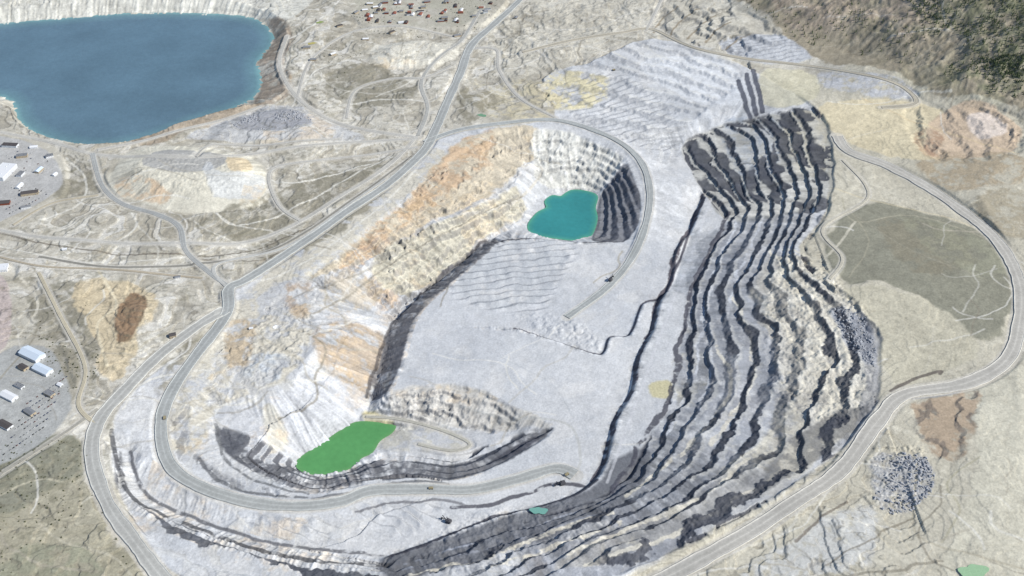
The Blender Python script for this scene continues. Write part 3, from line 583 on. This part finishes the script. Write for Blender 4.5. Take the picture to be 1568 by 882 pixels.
def puddle(px,py,r,rgb):
    gxp,gyp=G(px,py); V=[(gxp,gyp,0)]; mm=bpy.data.meshes.new("puddle")
    for k in range(24):
        a=k/24*6.283; rr=r*(1+0.25*math.sin(2*a+px)+0.12*math.sin(5*a)); V.append((gxp+rr*math.cos(a)*1.4,gyp+rr*math.sin(a),0))
    zz=max(float(gridz(v[0],v[1])) for v in V)+0.3; V=[(v[0],v[1],zz) for v in V]
    mm.from_pydata(V,[],[(0,k+1,(k+1)%24+1) for k in range(24)]); mm.materials.append(mat("puddle_water",rgb,0.3)); o=bpy.data.objects.new("puddle",mm); bpy.context.scene.collection.objects.link(o)
puddle(825,784,14,(120,172,160)); puddle(738,176,12,(120,160,130)); puddle(1490,876,22,(160,194,156)); puddle(478,68,12,(190,180,110)); puddle(490,36,12,(150,165,100))
print("mesh",time.time()-T0)
# ---------------------------------------------------------------- object helpers
def boxes(name,parts,mats):
    bm=bmesh.new()
    for p in parts:
        (cx,cy,cz),(sx,sy_,sz),mi=p[:3]; rot=p[3] if len(p)>3 else None; taper=p[4] if len(p)>4 else 1
        vs=[]
        for k in range(8):
            a=(k&1)*2-1; b_=((k>>1)&1)*2-1; c_=((k>>2)&1)*2-1; t=taper if c_>0 else 1
            v=Vector((a*sx/2*t,b_*sy_/2*t,c_*sz/2))
            if rot: v.rotate(Euler(rot))
            vs.append(bm.verts.new(v+Vector((cx,cy,cz))))
        for f in ((0,2,3,1),(4,5,7,6),(0,1,5,4),(2,6,7,3),(0,4,6,2),(1,3,7,5)):
            fc=bm.faces.new([vs[i] for i in f]); fc.material_index=mi
    bmesh.ops.recalc_face_normals(bm,faces=bm.faces)
    me=bpy.data.meshes.new(name); bm.to_mesh(me); bm.free()
    for m in mats: me.materials.append(m)
    return me
M={}
M['white']=mat("white_metal",(232,234,236),0.5,0.05); M['blue']=mat("blue_metal_roof",(212,224,236),0.45,0.06); M['tan']=mat("tan_stucco",(190,175,150)); M['brick']=mat("red_brick",(140,80,62)); M['roofg']=mat("grey_roof",(135,138,142)); M['roofd']=mat("dark_shingle",(90,86,86)); M['roofr']=mat("red_roof",(150,98,84)); M['glass']=mat("window_glass",(45,55,65),0.15); M['black']=mat("rubber",(30,30,32),0.8); M['yellow']=mat("machine_yellow",(160,150,120),0.6); M['steel']=mat("steel",(90,92,95),0.5,0.1,0.6,0.5); M['red']=mat("red_paint",(120,45,40),0.4); M['navy']=mat("blue_paint",(40,60,110),0.4); M['silver']=mat("silver_paint",(170,172,175),0.35); M['machine']=mat("machine_grey",(92,92,96),0.6)
def emp(name,px,py,rot=0,off=0.0):
    gx_,gy_=G(px,py); zz=float(gridz(gx_,gy_)); e=bpy.data.objects.new(name,None); e.location=(gx_,gy_,zz+off); e.rotation_euler=(0,0,math.radians(rot)); bpy.context.scene.collection.objects.link(e); return e
def child(e,name,me):
    o=bpy.data.objects.new(name,me); o.parent=e; bpy.context.scene.collection.objects.link(o); return o
def gable(name,L,D,h,rh,m):
    o=0.6; V=[(-L/2-o,-D/2-o,h),(L/2+o,-D/2-o,h),(L/2+o,D/2+o,h),(-L/2-o,D/2+o,h),(-L/2-o,0,h+rh),(L/2+o,0,h+rh)]
    me=bpy.data.meshes.new(name); me.from_pydata(V,[],[(0,1,5,4),(2,3,4,5),(0,4,3),(1,2,5),(0,3,2,1)]); me.materials.append(m); return me
def building(name,px,py,L,D,h,rot,wall,roof,flat=False):
    e=emp(name,px,py,rot,-0.2)
    child(e,"walls",boxes("walls",[((0,0,h/2-1),(L,D,h+2),0)],[M[wall]]))
    if flat:
        r=[((0,0,h+.25),(L-.2,D-.2,.3),0)]
        for s in (-1,1): r+=[((0,s*(D/2),h+.5),(L+.6,.5,1.2),0),((s*(L/2),0,h+.5),(.5,D-.6,1.2),0)]
        for k in range(max(2,int(L/16))): r.append((((k+.5)*L/max(2,int(L/16))-L/2,random.uniform(-.2,.2)*D,h+1.1),(3,3,1.6),0))
        child(e,"roof",boxes("roof",r,[M[roof]]))
    else: child(e,"roof",gable("roof",L,D,h,D*0.2,M[roof]))
    ws=[]; n=max(2,int(L/5)); fl=max(1,int(h/3.5))
    for f in range(fl):
        for k in range(n):
            for s in (-1,1): ws.append((((k+.5)*L/n-L/2,s*(D/2+.05),1.9+f*3.3),(1.6,.14,1.4),0))
    child(e,"windows",boxes("windows",ws,[M['glass']]))
    child(e,"doors",boxes("doors",[((L/2+.06,0,1.5),(.16,min(4,D*.4),3.4),0),((-L/2-.06,D*.2,1.3),(.16,1.4,2.6),0)],[M['steel']]))
    return e
for a in [("warehouse",6,266,100,56,16,80,'white','white',True),("office_building",34,240,40,20,9,14,'tan','roofg',True),("warehouse",46,297,60,22,9,15,'tan','roofd',False),("workshop",16,224,60,22,9,-5,'white','roofd',True),("workshop",60,262,34,20,8,75,'tan','blue',False),("workshop",6,312,44,22,8,10,'brick','roofd',False),("office_building",76,240,28,18,7,30,'white','roofg',True),("workshop",32,268,30,20,8,80,'white','roofg',True),("workshop",84,268,20,14,6,70,'white','white',False),("workshop",40,318,34,14,6,20,'white','roofg',False),("workshop",52,226,28,16,6,10,'white','white',False),("workshop",30,286,34,16,7,80,'white','white',False),
 ("warehouse",50,545,74,38,12,-30,'white','blue',False),("warehouse",66,568,60,28,10,-30,'white','blue',False),("workshop",36,564,28,18,8,-32,'tan','roofd',False),("workshop",14,608,52,24,8,-30,'white','white',False),("workshop",46,632,34,18,7,-35,'tan','roofg',False),("office_building",76,604,30,18,7,-30,'tan','roofg',True),("workshop",8,652,44,22,7,-30,'white','roofd',False),("warehouse",4,412,36,36,9,10,'white','white',True),("workshop",30,592,30,14,6,-30,'white','roofg',True),("workshop",92,590,16,12,5,-30,'white','white',False),
 ("workshop",265,516,20,16,9,20,'tan','roofd',False),("workshop",100,385,16,10,5,10,'white','white',False),("workshop",272,424,18,10,5,10,'white','roofg',False),("workshop",385,505,12,8,4,10,'white','white',False),("workshop",420,500,14,10,5,50,'white','white',False)]: building(*a)
for k in range(56):
    px=random.uniform(555,760); py=random.uniform(0,36)
    if abs(px-(790-py))<22: continue
    building(random.choice(["house","house","brick_house"]),px,py,random.uniform(16,34),random.uniform(12,18),random.choice([5,6,8]),random.choice([0,10,90,80]),random.choice(['tan','white','brick']),random.choice(['roofg','roofd','roofr','white','roofg','roofr']),False)
for px,py in [(470,75),(510,85),(520,40),(560,60),(575,12),(600,50),(700,50),(790,25),(480,92),(545,20)]:
    building("workshop",px,py,random.uniform(22,38),16,7,random.uniform(0,90),'tan',random.choice(['roofg','white','roofd']),False)
def car_mesh(m):
    return boxes("body",[((0,0,.75),(4.6,1.8,.7),0),((-.2,0,1.35),(2.5,1.6,.55),1,None,.8),((1.5,.85,.35),(.7,.25,.7),2),((1.5,-.85,.35),(.7,.25,.7),2),((-1.5,.85,.35),(.7,.25,.7),2),((-1.5,-.85,.35),(.7,.25,.7),2)],[m,M['glass'],M['black']])
CM=[car_mesh(M[k]) for k in ('white','silver','red','navy','black','silver','white')]
def car(px,py,rot):
    gx_,gy_=G(px,py); o=bpy.data.objects.new("parked_car",random.choice(CM)); o.location=(gx_,gy_,float(gridz(gx_,gy_))+.4); o.rotation_euler=(0,0,math.radians(rot)); bpy.context.scene.collection.objects.link(o); o.scale=(1.25,1.25,1.25)
for r in range(7):
    for k in range(13):
        if random.random()<.8: car(6+k*5.0+r*6,696-r*13-k*3.4,60)
for r in range(3):
    for k in range(12):
        if random.random()<.7: car(5+k*5,332-r*9-k*2.5,75)
for k in range(26): car(random.uniform(10,85),random.uniform(230,300),random.uniform(0,180))
TRK=boxes("haul_truck_mesh",[((0,0,2.6),(11,4,1.2),0),((-1.5,0,4.6),(8.5,6.4,2.6),0,(0,-.08,0),1.12),((4.2,0,5.9),(3.6,6.4,.4),0),((4.6,1.6,4.2),(2.2,2.2,2.4),1),((4.2,-1.4,3.6),(3,2.6,2),0),((3.8,2.6,1.7),(3.2,1.5,3.2),2),((3.8,-2.6,1.7),(3.2,1.5,3.2),2),((-3,2.4,1.7),(3.2,2.2,3.2),2),((-3,-2.4,1.7),(3.2,2.2,3.2),2)],[M['yellow'],M['glass'],M['black']])
def truck(px,py,rot):
    gx_,gy_=G(px,py); o=bpy.data.objects.new("haul_truck",TRK); o.location=(gx_,gy_,float(gridz(gx_,gy_))+1.0); o.rotation_euler=(0,0,math.radians(rot)); bpy.context.scene.collection.objects.link(o)
for a in [(252,640,100),(660,748,0),(940,106,20),(868,728,40)]: truck(*a)
SH=boxes("power_shovel_mesh",[((0,3.6,1.2),(10,2,2.4),1),((0,-3.6,1.2),(10,2,2.4),1),((0,0,2.7),(5,5,.8),1),((-2.5,0,6.2),(12,8.5,6.2),0),((3.8,3,7.6),(2.6,2,3),2),((-2,0,10),(5,4,1.6),0),((9.2,0,10.6),(15,1.2,1.4),1,(0,-.8,0)),((1.5,1.1,12.8),(.7,.7,9),1,(0,.35,0)),((1.5,-1.1,12.8),(.7,.7,9),1,(0,.35,0)),((11.2,1,6.6),(10,.6,1),1,(0,.25,0)),((11.2,-1,6.6),(10,.6,1),1,(0,.25,0)),((17,0,4.0),(3.6,4,3.6),1,(0,.2,0),.85)],[M['machine'],M['steel'],M['glass']])
for px,py,r in [(935,430,60),(860,742,200),(686,800,150)]:
    gx_,gy_=G(px,py); o=bpy.data.objects.new("power_shovel",SH); o.location=(gx_,gy_,float(gridz(gx_,gy_))); o.rotation_euler=(0,0,math.radians(r)); o.scale=(1.15,)*3; bpy.context.scene.collection.objects.link(o)
# ---------------------------------------------------------------- trees / shrubs / boulders as masses
def inpoly(P,q):
    X,Y=q; ins=False; n=len(P)
    for i in range(n):
        a=P[i];b=P[(i+1)%n]
        if (a[1]>Y)!=(b[1]>Y) and X<(b[0]-a[0])*(Y-a[1])/(b[1]-a[1])+a[0]: ins=not ins
    return ins
def scatter(polys,dens_noise=True):
    out=[]
    for pts,n in polys:
        P=polyW(pts,2); lo=P.min(0); hi=P.max(0); k=0;tr=0
        while k<n and tr<n*30:
            tr+=1; q=np.array([random.uniform(lo[0],hi[0]),random.uniform(lo[1],hi[1])])
            if not inpoly(P,q): continue
            if dens_noise and float(fbm(q[0:1],q[1:2],140,3,88)[0])<random.uniform(-.5,.5): continue
            out.append(q); k+=1
    return np.array(out)
def mass(name,pts,proto,smin,smax,mt):
    PV,PF=proto; PV=np.array(PV); V=[];Fc=[]
    zz=gridz(pts[:,0],pts[:,1])
    for i,q in enumerate(pts):
        a=random.uniform(0,6.28); s=random.uniform(smin,smax); ca,sa=math.cos(a)*s,math.sin(a)*s
        v=PV*(1+0.12*RNG.randn(len(PV),1)) 
        V.append(np.c_[v[:,0]*ca-v[:,1]*sa+q[0],v[:,0]*sa+v[:,1]*ca+q[1],v[:,2]*s*random.uniform(.85,1.2)+zz[i]-.3])
        b_=i*len(PV); Fc+= [tuple(b_+k for k in f) for f in PF]
    me=bpy.data.meshes.new(name); me.from_pydata(np.concatenate(V).tolist(),[],Fc); me.materials.append(mt); me.update()
    o=bpy.data.objects.new(name,me); bpy.context.scene.collection.objects.link(o)
PV=[];PF=[]
for k in range(4):
    PV.append((0.15*math.cos(k*1.57),0.15*math.sin(k*1.57),0)); 
PV.append((0,0,6)); PF+=[(0,1,4),(1,2,4),(2,3,4),(3,0,4)]
for L in range(5):
    z0=1.2+L*1.7; r=2.6*(1-L/5.6)
    for k in range(7):
        a=k/7*6.283+L*.7+random.uniform(-.2,.2); rr=r*random.uniform(.7,1.2); b_=len(PV)
        PV+=[(rr*math.cos(a),rr*math.sin(a),z0-.5),(0.3*math.cos(a+1.2),.3*math.sin(a+1.2),z0+1.9),(rr*.6*math.cos(a+.75),rr*.6*math.sin(a+.75),z0+.1)]; PF.append((b_,b_+1,b_+2)); 
        PV.append((rr*.6*math.cos(a-.75),rr*.6*math.sin(a-.75),z0+.1)); PF.append((b_,b_+3,b_+1))
fol=mat("conifer_foliage",(100,112,82),0.9,0.4,0.08)
tp=scatter([([(1400,-20),(1600,-20),(1600,140),(1500,138),(1440,122),(1480,60),(1410,30)],1300),([(1120,-20),(1420,-20),(1420,95),(1330,85),(1220,60)],420),([(1480,100),(1600,100),(1600,150),(1510,145)],450)])
mass("conifer_forest",tp,(PV,PF),0.7,1.4,fol)
SV=[];SF=[]
for k in range(14):
    a=random.uniform(0,6.28); r=random.uniform(.2,1.2); h=random.uniform(.2,1.3); b_=len(SV); d=.55
    c=np.array([r*math.cos(a),r*math.sin(a),h]); q=[c+RNG.randn(3)*d for _ in range(4)]; SV+=[tuple(v) for v in q]; SF+=[(b_,b_+1,b_+2),(b_,b_+2,b_+3)]
sp=scatter([([(50,450),(130,440),(155,600),(90,610)],120),([(-20,690),(120,665),(125,735),(-20,800)],160),([(440,140),(500,60),(560,50),(520,160)],60),([(-20,800),(130,740),(220,900),(-20,900)],100),([(560,0),(760,0),(740,50),(560,50)],200)])
mass("shrubs",sp,(SV,SF),0.8,2.0,mat("shrub_foliage",(100,104,80),0.9,0.4,0.1))
BV=[(-1,-.8,0),(1,-.9,0),(1.1,.8,0),(-.9,1,0),(-.6,-.5,1.2),(.7,-.6,1.0),(.6,.6,1.4),(-.5,.6,1.1)]; BF=[(0,1,5,4),(1,2,6,5),(2,3,7,6),(3,0,4,7),(4,5,6,7)]
bp=scatter([([(1340,705),(1420,700),(1425,760),(1370,785),(1338,765)],420),([(1275,470),(1330,490),(1342,560),(1300,530)],260),([(355,185),(420,165),(470,172),(470,190),(400,198)],260)],True)
mass("boulder_pile",bp,(BV,BF),1.2,3.6,mat("blue_grey_rock",(172,175,180),0.9,0.2,0.1))
# ---------------------------------------------------------------- light, camera
el=math.radians(40); az=math.radians(106)
to=Vector((math.sin(az)*math.cos(el),math.cos(az)*math.cos(el),math.sin(el)))
sd_=bpy.data.lights.new("sun",'SUN'); sd_.energy=5.0; sd_.angle=math.radians(.5); sd_.color=(1,.955,.88)
so=bpy.data.objects.new("sun",sd_); so.rotation_euler=(-to).to_track_quat('-Z','Y').to_euler(); so.location=(0,0,3000); bpy.context.scene.collection.objects.link(so)
w=bpy.data.worlds.new("World"); bpy.context.scene.world=w; w.use_nodes=True; nt=w.node_tree; bg=nt.nodes["Background"]
sk=nt.nodes.new('ShaderNodeTexSky'); sk.sky_type='NISHITA'; sk.sun_disc=False; sk.sun_elevation=el; sk.sun_rotation=az; sk.altitude=1700
nt.links.new(sk.outputs[0],bg.inputs[0]); bg.inputs[1].default_value=0.13
cd=bpy.data.cameras.new("camera"); cd.sensor_width=36; cd.lens=18/math.tan(math.radians(25)); cd.clip_end=80000; cd.clip_start=5
co=bpy.data.objects.new("camera",cd); co.location=(0,0,H); co.rotation_euler=(math.radians(90)-TH,0,0); bpy.context.scene.collection.objects.link(co); bpy.context.scene.camera=co
s=bpy.context.scene; s.view_settings.view_transform='Standard'; s.view_settings.look='None'; s.view_settings.exposure=0
print("done",time.time()-T0)
